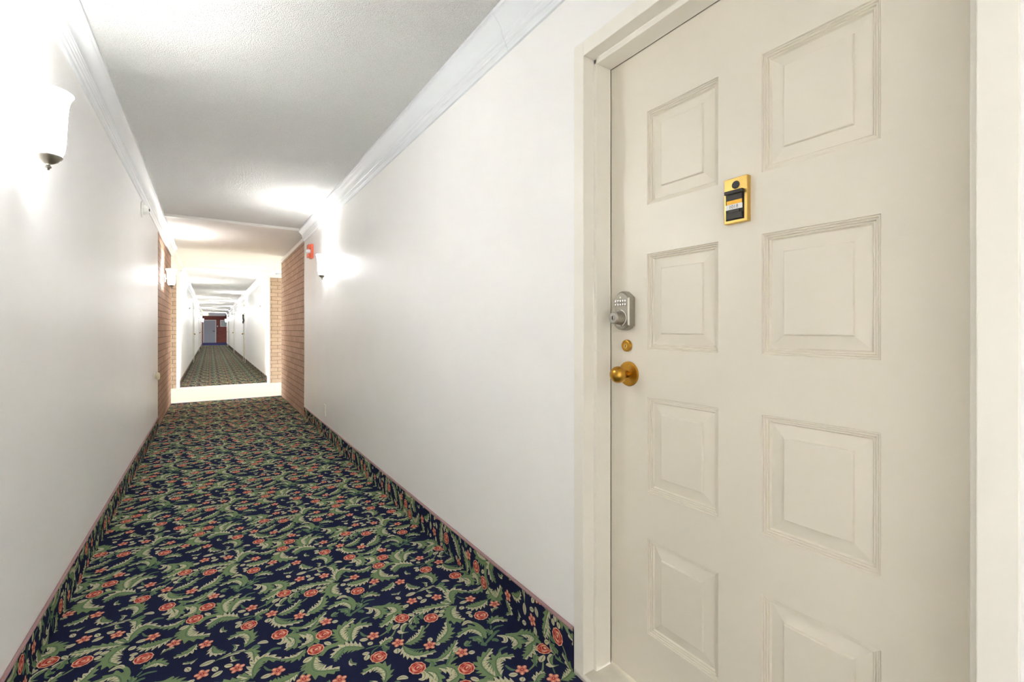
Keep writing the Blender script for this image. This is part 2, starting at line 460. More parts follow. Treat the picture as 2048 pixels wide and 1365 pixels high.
def inside(c):
    return SX0 <= c[0] < SX0+CELL_X and SY0 <= c[1] < SY0+CELL_Y
GX, GY = 184, 112
occ = np.zeros((GY, GX), bool)
def cells(P, r):
    out = set()
    m = max(0, int(r/.004))
    for q in P:
        j = math.floor((q[1]-SY0)/CELL_Y)
        x = (q[0]-SX0-j*CELL_X/2) % CELL_X; y = (q[1]-SY0) % CELL_Y
        cx, cy = int(x/.004), int(y/.004)
        for a in range(-m, m+1):
            for b in range(-m, m+1):
                if a*a+b*b <= m*m+1:
                    out.add(((cy+b) % GY, (cx+a) % GX))
    return list(out)
def mark(P, r):
    for a, b in cells(P, r): occ[a, b] = True
def busy(P, r):
    c = cells(P, r)
    return sum(occ[a, b] for a, b in c)/max(1, len(c))
later = []
for st in STROKES:
    w, pts, W, hl, lob, col = st
    wp = [wpt(w, p) for p in pts]
    if inside(np.mean(wp, axis=0)):
        leaf(wp, W, hl, lob, col); mark(spline(wp, 24), W*.42)
    else:
        later.append((wp, W, hl, lob, col))
seen = []
def lattice_new(c):
    for q in seen:
        for i in (-1, 0, 1):
            for j in (-1, 0, 1):
                if np.hypot(q[0]-c[0]+i*CELL_X+j*CELL_X/2, q[1]-c[1]+j*CELL_Y) < .05:
                    return False
    seen.append(c); return True
rr = random.Random(3)
for w, x, y in ROSES:
    c = np.array(wpt(w, (x, y)))
    if inside(c) and lattice_new(c):
        mark([c], .026)
        a = rr.random()*6.28
        disc(c, .0285, .0012, C_PINK, 30, 1, a, .045, 10)
        disc(c, .0258, .0014, C_CORAL, 20, 1, a, .05, 5)
        for k in range(5):
            arc(c, .0220, a+k*1.2566, a+k*1.2566+1.0, .0066, .0016, C_RED)
        for k in range(4):
            arc(c, .0150, a+.5+k*1.57, a+.5+k*1.57+1.25, .0056, .0017, C_PINK if k % 2 else C_RED)
        disc(c, .0104, .0018, C_RED, 12, .8, a)
        disc(c+np.array([.002, -.001]), .0070, .0020, C_PINK, 10, .7, a)
        arc(c, .0055, a, a+2.2, .0035, .0022, C_RED)
seen = []
for w, x, y in FLOWERS:
    c = np.array(wpt(w, (x, y)))
    if inside(c) and lattice_new(c):
        mark([c], .018)
        a = rr.random()*6.28
        for k in range(5):
            t = a+k*1.2566
            pc = c+np.array([math.cos(t), math.sin(t)])*.0130
            disc(pc, .0108, .0012, C_CORAL, 10, .78, t)
            disc(pc+np.array([math.cos(t), math.sin(t)])*.003, .0064, .0014, C_PINK, 8, .6, t)
        disc(c, .0062, .0016, C_RED, 10)
        disc(c, .0026, .0018, C_PINK, 6)

for wp, W, hl, lob, col in sorted(later, key=lambda q: -q[1]):
    P = spline(wp, 24)
    if busy(P, W*.42) < .36:
        leaf(wp, W, hl, lob, col); mark(P, W*.42)
# small sprigs in what is still bare navy
for tries in range(1600):
    x = SX0+rr.random()*CELL_X; y = SY0+rr.random()*CELL_Y; a = rr.random()*6.28; big = tries < 800
    L_ = .085 if big else .045
    b = a+rr.choice((-1, 1))*.9
    pts = [(x, y), (x+L_*.5*math.cos(a), y+L_*.5*math.sin(a)), (x+L_*.5*(math.cos(a)+math.cos(b)), y+L_*.5*(math.sin(a)+math.sin(b)))]
    P = spline(pts, 20)
    if busy(P, .019 if big else .012) < .06:
        leaf(pts, .034 if big else .017, 'R' if b > a else 'L', 4 if big else 2, C_GREEN); mark(P, .018 if big else .010)
QP = np.array([q[0] for q in quads]); QZ = np.array([q[1] for q in quads]); QM = np.array([q[2] for q in quads])

def clip_half(poly, ax, val, keep_less):
    out = []
    for i in range(len(poly)):
        a, b = poly[i-1], poly[i]
        ia = (a[ax] <= val) if keep_less else (a[ax] >= val)
        ib = (b[ax] <= val) if keep_less else (b[ax] >= val)
        if ia != ib:
            t = (val-a[ax])/(b[ax]-a[ax]); out.append(a+(b-a)*t)
        if ib: out.append(b)
    return out

def pattern(x0, x1, y0, y1):
    """all pattern faces of the infinite carpet clipped to a rectangle: list of (poly Nx2, z, mat)"""
    faces = []
    j0, j1 = int((y0-SY0)/CELL_Y)-2, int((y1-SY0)/CELL_Y)+2
    for j in range(j0, j1):
        for i in range(-5, 6):
            ox = i*CELL_X+(j % 2)*CELL_X/2; oy = j*CELL_Y
            P = QP+np.array([ox, oy])
            mn, mx = P.min(1), P.max(1)
            keep = (mx[:, 0] > x0) & (mn[:, 0] < x1) & (mx[:, 1] > y0) & (mn[:, 1] < y1)
            full = keep & (mn[:, 0] >= x0) & (mx[:, 0] <= x1) & (mn[:, 1] >= y0) & (mx[:, 1] <= y1)
            for k in np.nonzero(full)[0]:
                faces.append((P[k], QZ[k], QM[k]))
            for k in np.nonzero(keep & ~full)[0]:
                p = list(P[k])
                for ax, val, less in ((0, x0, False), (0, x1, True), (1, y0, False), (1, y1, True)):
                    p = clip_half(p, ax, val, less)
                    if len(p) < 3: break
                if len(p) >= 3:
                    faces.append((np.array(p), QZ[k], QM[k]))
    return faces

def carpet_mesh(name, base_faces, faces, fold):
    verts, polys, mats = [], [], []
    for f in base_faces:
        k = len(verts); verts += f; polys.append(list(range(k, k+len(f)))); mats.append(0)
    for p, z, m in faces:
        k = len(verts)
        verts += [fold(q[0], q[1], z) for q in p]
        polys.append(list(range(k, k+len(p)))); mats.append(int(m))
    me = bpy.data.meshes.new(name)
    me.from_pydata(verts, [], polys)
    for m in CARPET: me.materials.append(m)
    me.polygons.foreach_set('material_index', mats)
    me.update()
    return link(bpy.data.objects.new(name, me))

BT = .008   # thickness of the carpet base on the wall
def floor_carpet(name, y0, y1):
    return carpet_mesh(name, [[(XL-.1, y0, 0), (XR+.25, y0, 0), (XR+.25, y1, 0), (XL-.1, y1, 0)]],
                       pattern(XL, XR, y0, y1), lambda x, y, z: (x, y, z))
def base_carpet(name, side, y0, y1):
    if side == 'right':
        X = XR-BT
        base = [[(X, y0, 0), (X, y1, 0), (X, y1, ZB), (X, y0, ZB)], [(X, y0, ZB), (X, y1, ZB), (XR, y1, ZB), (XR, y0, ZB)],
                [(X, y0, 0), (X, y0, ZB), (XR, y0, ZB), (XR, y0, 0)], [(X, y1, 0), (X, y1, ZB), (XR, y1, ZB), (XR, y1, 0)]]
        o = carpet_mesh(name, base, pattern(XR, XR+ZB, y0, y1), lambda x, y, z: (X-z, y, x-XR))
        xb = X
    else:
        X = XL+BT
        base = [[(X, y0, 0), (X, y1, 0), (X, y1, ZB), (X, y0, ZB)], [(X, y0, ZB), (X, y1, ZB), (XL, y1, ZB), (XL, y0, ZB)],
                [(X, y0, 0), (X, y0, ZB), (XL, y0, ZB), (XL, y0, 0)], [(X, y1, 0), (X, y1, ZB), (XL, y1, ZB), (XL, y1, 0)]]
        o = carpet_mesh(name, base, pattern(XL-ZB, XL, y0, y1), lambda x, y, z: (X+z, y, XL-x))
        xb = X
    bm = bmesh.new()
    tube(bm, [(xb+(.002 if side == 'right' else -.002), y0, ZB), (xb+(.002 if side == 'right' else -.002), y1, ZB)], .0065, 8)
    mesh_obj('binding', bm, M['bind'], o, smooth=60)['label'] = 'pinkish mauve stitched top edge'
    return o

# door opening in the right wall
XF = 1.020                       # frame face
YO, YI, YS = 1.153, 1.106, 1.093 # far jamb: outer, inner, stop
YI2, YO2, YS2 = .190, .1425, .206
X1, XD = 1.066, 1.137            # stop front, door face
ZO, ZI, ZS = 2.105, 2.056, 2.038
TH_W = .16                       # wall thickness

struct(floor_carpet('floor', -1.5, YA), 'navy floral carpet with green leaf scrolls and coral roses in the near corridor', 'carpet')
struct(floor_carpet('floor', YB, YP), 'same floral carpet running down the far corridor beyond the cross passage', 'carpet')
struct(base_carpet('baseboard_right', 'right', YO, YR), 'floral carpet base with mauve edging along the near right wall', 'baseboard')
struct(base_carpet('baseboard_right', 'right', -1.5, YO2), 'floral carpet base along the right wall before the door', 'baseboard')
struct(base_carpet('baseboard_left', 'left', -1.5, YLF), 'floral carpet base with mauve edging along the near left wall', 'baseboard')
struct(base_carpet('baseboard_right', 'right', YB+.02, YP), 'floral carpet base along the far corridor right wall', 'baseboard')
struct(base_carpet('baseboard_left', 'left', YB+.02, YP), 'floral carpet base along the far corridor left wall', 'baseboard')

struct(mesh_obj('floor', B(XL-.1, XR+.2, Y0, -1.5, -.05, 0), CARPET[0]), 'plain navy carpet behind the viewpoint', 'carpet')
# ------------------------------------------------------------------ walls, ceiling, passages
bm = bmesh.new()
box(bm, XR, XR+TH_W, YO-.02, YR, 0, ZC+.1)
box(bm, XR, XR+TH_W, OPEN1, YO2+.02, 0, ZC+.1)
box(bm, XR, XR+TH_W, Y0, OPEN0, 0, ZC+.1)
box(bm, XR, XR+TH_W, OPEN0, OPEN1, 2.0, ZC+.1); box(bm, XR, XR+TH_W, OPEN0, OPEN1, 0, .06)  # wall left open here, an added source of fill daylight
box(bm, XR, XR+TH_W, YO2+.02, YO-.02, ZO-.02, ZC+.1)
struct(mesh_obj('wall_right', bm, M['wall']), 'off-white painted right wall around the panelled door', 'wall')
struct(mesh_obj('wall_left', B(XL-TH_W, XL, Y0, YLF, 0, ZC+.1), M['wall']), 'off-white painted left wall of the near corridor', 'wall')
struct(mesh_obj('wall_back', B(XL-TH_W, XR+TH_W, Y0-.1, Y0, 0, ZC+.1), M['wall']), 'off-white wall closing the corridor behind the viewpoint', 'wall')

# brick piers; the right one has a rounded far corner
def pier(name, x_face, x_back, y0, y1, mm, z1, r=.05):
    s = 1 if x_back > x_face else -1
    poly = [(x_face, y0), (x_back, y0), (x_back, y1)]
    for k in range(9):
        a = k/8*PI/2
        poly.append((x_face+s*r-s*r*math.sin(a), y1-r+r*math.cos(a)))
    return mesh_obj(name, prism(bmesh.new(), poly, 'z', 0, z1), mm, smooth=30)
struct(pier('wall_right_brick', XR+.004, XR+.55, YR, YA, M['brickR'], 2.308), 'tan brick wall on the right before the cross passage', 'brick wall')
struct(pier('wall_left_brick', XL-.004, XL-.55, YLF, YA, M['brickL'], 2.40, .03), 'tan brick wall on the left before the cross passage', 'brick wall')
struct(mesh_obj('wall_right_facing', B(XR+.004, 5.0, YB, YB+.2, 0, 2.285), M['brickF']), 'tan brick end wall facing the viewer right of the far corridor', 'brick wall')
struct(mesh_obj('wall_left_facing', B(-5.0, XL-.004, YB, YB+.2, 0, 2.40), M['brickF']), 'tan brick end wall facing the viewer left of the far corridor', 'brick wall')
# passage side walls behind the piers
struct(mesh_obj('wall_passage_right', B(XR+.55, 5.0, YA-.16, YA, 0, ZC+.1), M['brickF']), 'brick side of the cross passage on the right', 'brick wall')
struct(mesh_obj('wall_passage_left', B(-5.0, XL-.55, YA-.16, YA, 0, ZC+.1), M['brickF']), 'brick side of the cross passage on the left', 'brick wall')
M['upper'] = mat('shade grey upper band', srgb(168, 170, 172), .8)  # grey paints in the shade of the gap above the brick trim
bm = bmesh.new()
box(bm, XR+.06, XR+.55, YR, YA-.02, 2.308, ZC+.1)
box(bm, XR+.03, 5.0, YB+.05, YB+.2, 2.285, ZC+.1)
struct(mesh_obj('wall_upper_band', bm, M['upper']), 'recessed band between brick top and ceiling, coloured grey for the shade there', 'wall')
# far corridor walls
struct(mesh_obj('wall_far_right', B(XR, XR+TH_W, YB+.001, YP, 0, ZC+.1), M['wall']), 'off-white right wall of the far corridor', 'wall')
struct(mesh_obj('wall_far_left', B(XL-TH_W, XL, YB+.001, YP, 0, ZC+.1), M['wall']), 'off-white left wall of the far corridor', 'wall')
struct(mesh_obj('wall_end', B(-3, 3.5, YE, YE+.2, 0, ZC+.1), M['brickE']), 'red brick wall closing the far end of the corridor', 'brick wall')
bm = bmesh.new()
box(bm, -3.1, -3.0, YP-.16, 43.0, 0, ZC); box(bm, -3.1, -3.0, 44.2, YE+.2, 0, ZC); box(bm, -3.1, -3.0, 43.0, 44.2, 2.1, ZC)
struct(mesh_obj('wall_end_passage', bm, M['wall']), 'side wall of the far passage on the left with an opening', 'wall')
struct(mesh_obj('wall_end_passage', B(3.5, 3.6, YP-.16, YE+.2, 0, ZC), M['wall']), 'side wall of the far passage on the right', 'wall')
struct(mesh_obj('wall_end_side', B(-3, XL-TH_W, YP-.16, YP, 0, ZC+.1), M['wall']), 'return wall left of the far passage', 'wall')
struct(mesh_obj('wall_end_side', B(XR+TH_W, 3.5, YP-.16, YP, 0, ZC+.1), M['wall']), 'return wall right of the far passage', 'wall')

struct(mesh_obj('ceiling', B(XL-.2, XR+.2, Y0-.1, 6.31, ZC, ZC+.12), M['ceil']), 'white popcorn ceiling of the near corridor', 'ceiling')
struct(mesh_obj('ceiling', B(-5.0, 5.0, 6.31, YB, ZC-.004, ZC+.12), M['ceilfar']), 'smooth white ceiling over the cross passage', 'ceiling')
struct(mesh_obj('ceiling', B(XL-.2, XR+.2, YB, YP, ZC2, ZC2+.12), M['ceilfar']), 'smooth white ceiling of the far corridor', 'ceiling')
struct(mesh_obj('ceiling', B(-3, 3.5, YP, YE+.2, ZC2, ZC2+.12), M['ceilfar']), 'ceiling before the red brick end wall', 'ceiling')
struct(mesh_obj('floor', B(-5.0, 5.0, YA, YB, -.05, .001), M['green']), 'pale green floor of the bright cross passage', 'floor')
struct(mesh_obj('floor', B(-3, 3.5, YP, YE, -.05, .001), carpet_mat('daylit blue end carpet', srgb(58, 60, 104))), 'navy carpet before the far brick wall, coloured bluer for the daylight on it', 'carpet')  # navy carpet; cool daylight is put into its bluer colour
struct(mesh_obj('ground', B(-40, 40, -30, 80, -.30, -.12), M['concrete']), 'concrete ground outside the building', 'ground')

# ------------------------------------------------------------------ mouldings
def crown(name, side, y0, y1, zc, out=1.0, drop=1.0):
    pr = [(0, .142), (.010, .142), (.013, .136), (.014, .128), (.017, .1235), (.021, .121), (.022, .111), (.026, .107), (.0275, .099), (.033, .096), (.034, .089), (.0365, .086)]
    for k in range(1, 8):
        t = k/8
        pr.append((.0365+.034*(t**1.5), .086-.058*(t**.75)))
    pr += [(.0715, .027), (.074, .022), (.079, .018), (.083, .0165), (.083, -.01), (0, -.01)]
    poly = []
    for o, h in pr:
        x = XR-o*out if side == 'right' else XL+o*out
        poly.append((x, zc-h*drop))
    return mesh_obj(name, prism(bmesh.new(), poly, 'y', y0, y1), M['crown'], smooth=24)
struct(crown('trim_1', 'right', 1.5525, 6.385, ZC), 'white crown moulding on the right wall beyond the crack', 'crown moulding')
struct(crown('trim_2', 'right', Y0, 1.551, ZC), 'white crown moulding above the door before the crack', 'crown moulding')
struct(crown('trim_3', 'left', Y0, 4.30, ZC), 'white crown moulding on the near left wall', 'crown moulding')
struct(crown('trim_4', 'left', 4.302, YA, ZC), 'white crown moulding running over the left brick wall', 'crown moulding')
struct(crown('trim_5', 'left', YB, YP, ZC2), 'white crown moulding on the far corridor left wall', 'crown moulding')
struct(crown('trim_6', 'right', YB, YP, ZC2), 'white crown moulding on the far corridor right wall', 'crown moulding')
struct(mesh_obj('trim_7', B(XL+.08, XR-.08, 6.28, 6.33, ZC-.03, ZC+.01), M['trim'], bevel=.004), 'white batten across the ceiling at the end of the near corridor', 'ceiling batten')
struct(mesh_obj('trim_8', B(XR-.016, XR+.06, YR, YA-.01, 2.308, 2.360), M['trim'], bevel=.003), 'white trim strip capping the right brick wall', 'trim')
struct(mesh_obj('trim_9', B(XR-.01, 5.0, YB-.03, YB+.05, 2.285, 2.342), M['trim'], bevel=.003), 'white trim strip capping the facing brick wall', 'trim')
struct(mesh_obj('trim_10', B(XL-.03, XL+.035, YA, YB, ZC-.035, ZC+.01), M['trim'], bevel=.003), 'white ceiling strip crossing the passage on the left', 'trim')
struct(mesh_obj('trim_11', B(-5.0, XL+.05, YB-.05, YB+.01, 2.33, ZC+.01), M['trim'], bevel=.003), 'white header strip left of the far corridor', 'trim')
struct(mesh_obj('trim_12', B(XL-.4, XR+.4, YA-.02, YA+.05, -.01, .009), M['trim'], bevel=.004), 'pale threshold strip at the carpet edge', 'threshold')
struct(mesh_obj('trim_13', B(XL-.0, XR+.0, YB-.05, YB+.02, -.01, .009), M['trim'], bevel=.004), 'pale threshold strip at the far carpet edge', 'threshold')
struct(mesh_obj('trim_14', B(XL+.001, XR-.001, 43.6, 43.7, 2.26, ZC2+.01), M['trim']), 'white ceiling beam before the red brick wall', 'beam')
struct(mesh_obj('trim_15', B(XR-.004, XR+.05, YB-.01, YB+.03, 0, 2.285), M['trim'], bevel=.003), 'white corner bead where the far right wall begins', 'trim')
struct(mesh_obj('trim_16', B(XL-.05, XL+.004, YB-.01, YB+.03, 0, 2.34), M['trim'], bevel=.003), 'white corner bead where the far left wall begins', 'trim')
struct(mesh_obj('trim_17', B(XR-.003, XR+.02, YR-.012, YR+.006, ZB, 2.30), M['trim']), 'white corner bead at the end of the right painted wall', 'trim')

# ------------------------------------------------------------------ the door frame (hollow metal: face, reveal, stop)
bm = bmesh.new()
XB = XD+.05
far = [(XF, YO), (XF, YI), (X1, YI), (X1, YS), (XD-.0042, YS), (XD-.0042, YS+.004), (XD+.045, YS+.004), (XB, YO), (XF+.02, YO)]
prism(bm, far, 'z', 0.0, ZO)
near = [(XF, YO2), (XF, YI2), (X1, YI2), (X1, YS2), (XD-.002, YS2), (XD-.002, YS2-.004), (XD+.045, YS2-.004), (XB, YO2), (XF+.02, YO2)]
prism(bm, near, 'z', 0.0, ZO)
head = [(XF, ZO), (XF, ZI), (X1, ZI), (X1, ZS), (XD-.0042, ZS), (XD-.0042, ZS+.004), (XD+.045, ZS+.004), (XB, ZO)]
prism(bm, head, 'y', YI2, YI)
frame = mesh_obj('trim_18', bm, M['frame'], bevel=.0025)
bm = bmesh.new()  # dark strips standing in for the shade between stop and door
box(bm, XD-.0043, XD-.0004, YS+.0012, YS+.0045, .02, ZS+.004)
box(bm, XD-.0043, XD-.0004, YS2, YS+.0045, ZS+.0012, ZS+.0045)
mesh_obj('door_seal', bm, M['gap'], frame)['label'] = 'dark line painted for the shade in the gap between stop and door'
struct(frame, 'cream painted metal door frame with stop around the panelled door', 'door frame')
prof = [(XF-.004, 0), (XF-.004, .012), (XF+.004, .019), (XD+.05, .019), (XD+.05, 0)]
struct(mesh_obj('trim_19', prism(bmesh.new(), prof, 'y', YO2+.01, YO-.005), M['sill'], bevel=.002), 'worn stone threshold under the panelled door', 'threshold')

# ------------------------------------------------------------------ the eight-panel door
YD0, YD1, ZD0, ZD1 = YS2-.008, YS+.0, .026, ZS+.0
def panel_door(x, y0, y1, z0, z1, cols, rows, thick=.044):
    bm = bmesh.new()
    cache = {}
    def V(y, z, d=0.0):
        k = (round(y, 5), round(z, 5), round(d, 5))
        if k not in cache: cache[k] = bm.verts.new((x-d, y, z))
        return cache[k]
    ys = sorted([y0, y1]+[c for p in cols for c in p]); zs = sorted([z0, z1]+[c for p in rows for c in p])
    pr = [(0, 0), (.0014, -.0040), (.0044, -.0026), (.0062, -.0072), (.0094, -.0056), (.0112, -.0104), (.0146, -.0086), (.0180, -.0145),
          (.0480, -.0085), (.0500, -.0034), (.0520, -.0026)]
    for i in range(len(ys)-1):
        for j in range(len(zs)-1):
            a, b, c, d = ys[i], ys[i+1], zs[j], zs[j+1]
            if any(abs(a-min(p)) < 1e-6 for p in cols) and any(abs(c-min(p)) < 1e-6 for p in rows):
                loops = [[V(a+o, c+o, h), V(b-o, c+o, h), V(b-o, d-o, h), V(a+o, d-o, h)] for o, h in pr]
                for l0, l1 in zip(loops, loops[1:]):
                    for k in range(4):
                        bm.faces.new((l0[k], l0[(k+1) % 4], l1[(k+1) % 4], l1[k]))
                bm.faces.new(loops[-1])
            else:
                bm.faces.new((V(a, c), V(b, c), V(b, d), V(a, d)))
    k0 = [V(y, z0) for y in ys]; k1 = [V(ys[-1], z) for z in zs]; k2 = [V(y, z1) for y in ys[::-1]]; k3 = [V(ys[0], z) for z in zs[::-1]]
    rim = k0+k1[1:]+k2[1:]+k3[1:-1]
    bk = [bm.verts.new((v.co.x+thick, v.co.y, v.co.z)) for v in rim]
    n = len(rim)
    for k in range(n):
        bm.faces.new((rim[k], rim[(k+1) % n], bk[(k+1) % n], bk[k]))
    bm.faces.new(bk)
    return bm
DCOLS = [(.349, .589), (.704, .942)]
DROWS = [(1.545, 1.837), (1.093, 1.392), (.649, .944), (.205, .500)]
door = mesh_obj('door_1', panel_door(XD, YD0, YD1, ZD0, ZD1, DCOLS, DROWS), M['door'])
struct(door, 'beige eight-panel apartment door with brass knob and keypad lock', 'door')

def dpart(name, bm, m, parent=door, label=None, **kw):
    o = mesh_obj(name, bm, m, parent, **kw)
    if label: o['label'] = label
    return o

# knob
KY, KZ = 1.0155, 1.011
dpart('knob_rosette', lathe(bmesh.new(), [(.0, -.001), (.040, -.001), (.0405, .003), (.0385, .0062), (.034, .0072), (.031, .0068), (.020, .010), (.0, .0102)], 'x', (XD, KY, KZ), 48), M['brass'], label='round brass rosette', smooth=40)
kn = dpart('door_knob', lathe(bmesh.new(), [(.0, .008), (.0125, .009), (.0115, .016), (.0110, .024), (.0150, .030), (.0220, .036), (.0262, .044), (.0272, .052), (.0258, .060), (.0205, .068), (.0120, .0725), (.0, .0738)], 'x', (XD, KY, KZ), 48), M['brass'], label='ball shaped brass knob', smooth=60)
# lower brass cylinder
cy = dpart('lock_cylinder', lathe(bmesh.new(), [(0, -.001), (.0195, -.001), (.0195, .006), (.0175, .009), (.0150, .0095), (.0145, .0085), (0, .0085)], 'x', (XD, 1.022, 1.103), 40), M['brass'], label='small brass keyhole cylinder', smooth=35)
kp = mesh_obj('key_plug', lathe(bmesh.new(), [(0, .008), (.0075, .008), (.0075, .0105), (0, .0105)], 'x', (XD, 1.022, 1.101), 24), M['paleb'], cy, smooth=35)
mesh_obj('keyhole', B(XD-.0112, XD-.0100, 1.0212, 1.0228, 1.097, 1.106), M['black'], cy)

# keypad deadbolt
KD = .028
ky0, ky1 = .9905, 1.0585
zb, zt = 1.152, 1.281
def shield(y0, y1, z0, z1, ins=0.0):
    w = y1-y0
    return [(y0+ins, z0+.016+ins*.4), (y0+ins, z1-.022-ins*.4), (y0+w*.20, z1-.010-ins), (y0+w*.34, z1-.003-ins), (y0+w*.5, z1-ins), (y0+w*.66, z1-.003-ins), (y0+w*.80, z1-.010-ins),
            (y1-ins, z1-.022-ins*.4), (y1-ins, z0+.016+ins*.4), (y1-w*.16, z0+.007+ins), (y1-w*.32, z0+.002+ins), (y0+w*.5, z0+ins), (y0+w*.32, z0+.002+ins), (y0+w*.16, z0+.007+ins)]
bm = bmesh.new()
sec = [(XD+.001, 0.0), (XD-.010, 0.0), (XD-.024, .0015), (XD-KD, .006)]
loops = [[bm.verts.new((x, y, z)) for y, z in shield(ky0, ky1, zb, zt, i)] for x, i in sec]
for a, b in zip(loops, loops[1:]):
    for k in range(len(a)):
        bm.faces.new((a[k], a[(k+1) % len(a)], b[(k+1) % len(b)], b[k]))
bm.faces.new(loops[0]); bm.faces.new(loops[-1])
kd = dpart('keypad_deadbolt', bm, M['nickel'], label='satin nickel keypad lock', smooth=28)
cyc, czc = (ky0+ky1)/2+.002, 1.193
mesh_obj('turn_ring', lathe(bmesh.new(), [(0, .0), (.0285, .0), (.0275, .0035), (.0245, .0045), (.0225, .003), (0, .003)], 'x', (XD-KD+.001, cyc, czc), 40), M['nickel2'], kd, smooth=40)
mesh_obj('turn_knob', lathe(bmesh.new(), [(0, 0), (.0222, 0), (.0216, .023), (.0200, .027), (.0204, .0305), (.0192, .032), (0, .032)], 'x', (XD-KD-.001, cyc, czc), 40), M['nickel'], kd, smooth=40)
mesh_obj('key_plug', lathe(bmesh.new(), [(0, 0), (.0168, 0), (.0160, .0025), (.0085, .0030), (.0080, .0045), (0, .0045)], 'x', (XD-KD-.0325, cyc, czc), 32), M['nickel2'], kd, smooth=30)
mesh_obj('keyhole', B(XD-KD-.0380, XD-KD-.0368, cyc-.0012, cyc+.0012, czc-.006, czc+.006), M['black'], kd)
for r, zz in enumerate((1.2475, 1.2360)):
    for k in range(5):
        yy = cyc-.020+k*.010
        mesh_obj('keypad_button', lathe(bmesh.new(), [(0, 0), (.0038, 0), (.0034, .0022), (0, .0028)], 'x', (XD-KD+.0005, yy, zz), 14), M['nickel2'], kd, smooth=40)
mesh_obj('lock_emblem', lathe(bmesh.new(), [(0, 0), (.0042, 0), (.0036, .0018), (0, .0022)], 'x', (XD-KD+.0005, cyc, 1.2590), 16), M['nickel2'], kd, smooth=40)

# viewer plate with number tag
py0, py1, pz0, pz1 = .6160, .6785, 1.4300, 1.5465
PT = .015
bm = bmesh.new(); box(bm, XD-PT, XD+.001, py0, py1, pz0, pz1)
vp = dpart('viewer_plate', bm, M['paleb'], label='brass door viewer plate carrying the number tag', bevel=.0018)
XPF = XD-PT
pyc = (py0+py1)/2
mesh_obj('viewer_lens', lathe(bmesh.new(), [(0, -.001), (.0100, -.001), (.0100, .0016), (.0085, .0024), (.0070, .0018), (.0040, .0030), (0, .0034)], 'x', (XPF, pyc-.001, 1.5270), 32), M['lens'], vp, smooth=40)
bm = bmesh.new()
box(bm, XPF-.0015, XPF+.001, py0+.009, py1-.006, 1.4375, 1.5085)
mesh_obj('tag_holder', bm, M['black'], vp)
bm = bmesh.new(); box(bm, XPF-.011, XPF+.001, py0+.008, py1-.0065, 1.5035, 1.5125)
mesh_obj('knocker_lip', bm, M['dark'], vp, bevel=.001)
bm = bmesh.new()
box(bm, XPF-.0055, XPF-.001, py0+.012, py1-.008, 1.4880, 1.5030)
box(bm, XPF-.0055, XPF-.001, py0+.012, py1-.008, 1.4400, 1.4560)
box(bm, XPF-.0045, XPF-.001, py0+.019, py1-.015, 1.4560, 1.4650)
mesh_obj('knocker', bm, M['dark'], vp, bevel=.0008)
mesh_obj('brass_insert', B(XPF-.0040, XPF-.001, py0+.012, py1-.010, 1.4770, 1.4880), M['brass'], vp)
nt = mesh_obj('number_tag', B(XPF-.0052, XPF-.001, py0+.012, py1-.0075, 1.4645, 1.4775), M['tag'], vp)
nt['label'] = 'white tag printed 1018'
cu = bpy.data.curves.new('digits', 'FONT'); cu.body = '1018'; cu.size = .0125; cu.align_x = 'CENTER'; cu.align_y = 'CENTER'; cu.extrude = .0001
to = bpy.data.objects.new('digits', cu); COL.objects.link(to)
bpy.context.view_layer.update()
me = bpy.data.meshes.new_from_object(to.evaluated_get(bpy.context.evaluated_depsgraph_get()))
bpy.data.objects.remove(to)
# text plane faces -x: local x -> -y, local y -> z
me.transform(Matrix(((0, 0, -1, XPF-.0055), (-1, 0, 0, (py0+.012+py1-.0075)/2), (0, 1, 0, 1.4709), (0, 0, 0, 1))))
me.materials.append(M['ink'])
do = link(bpy.data.objects.new('digits', me), vp)

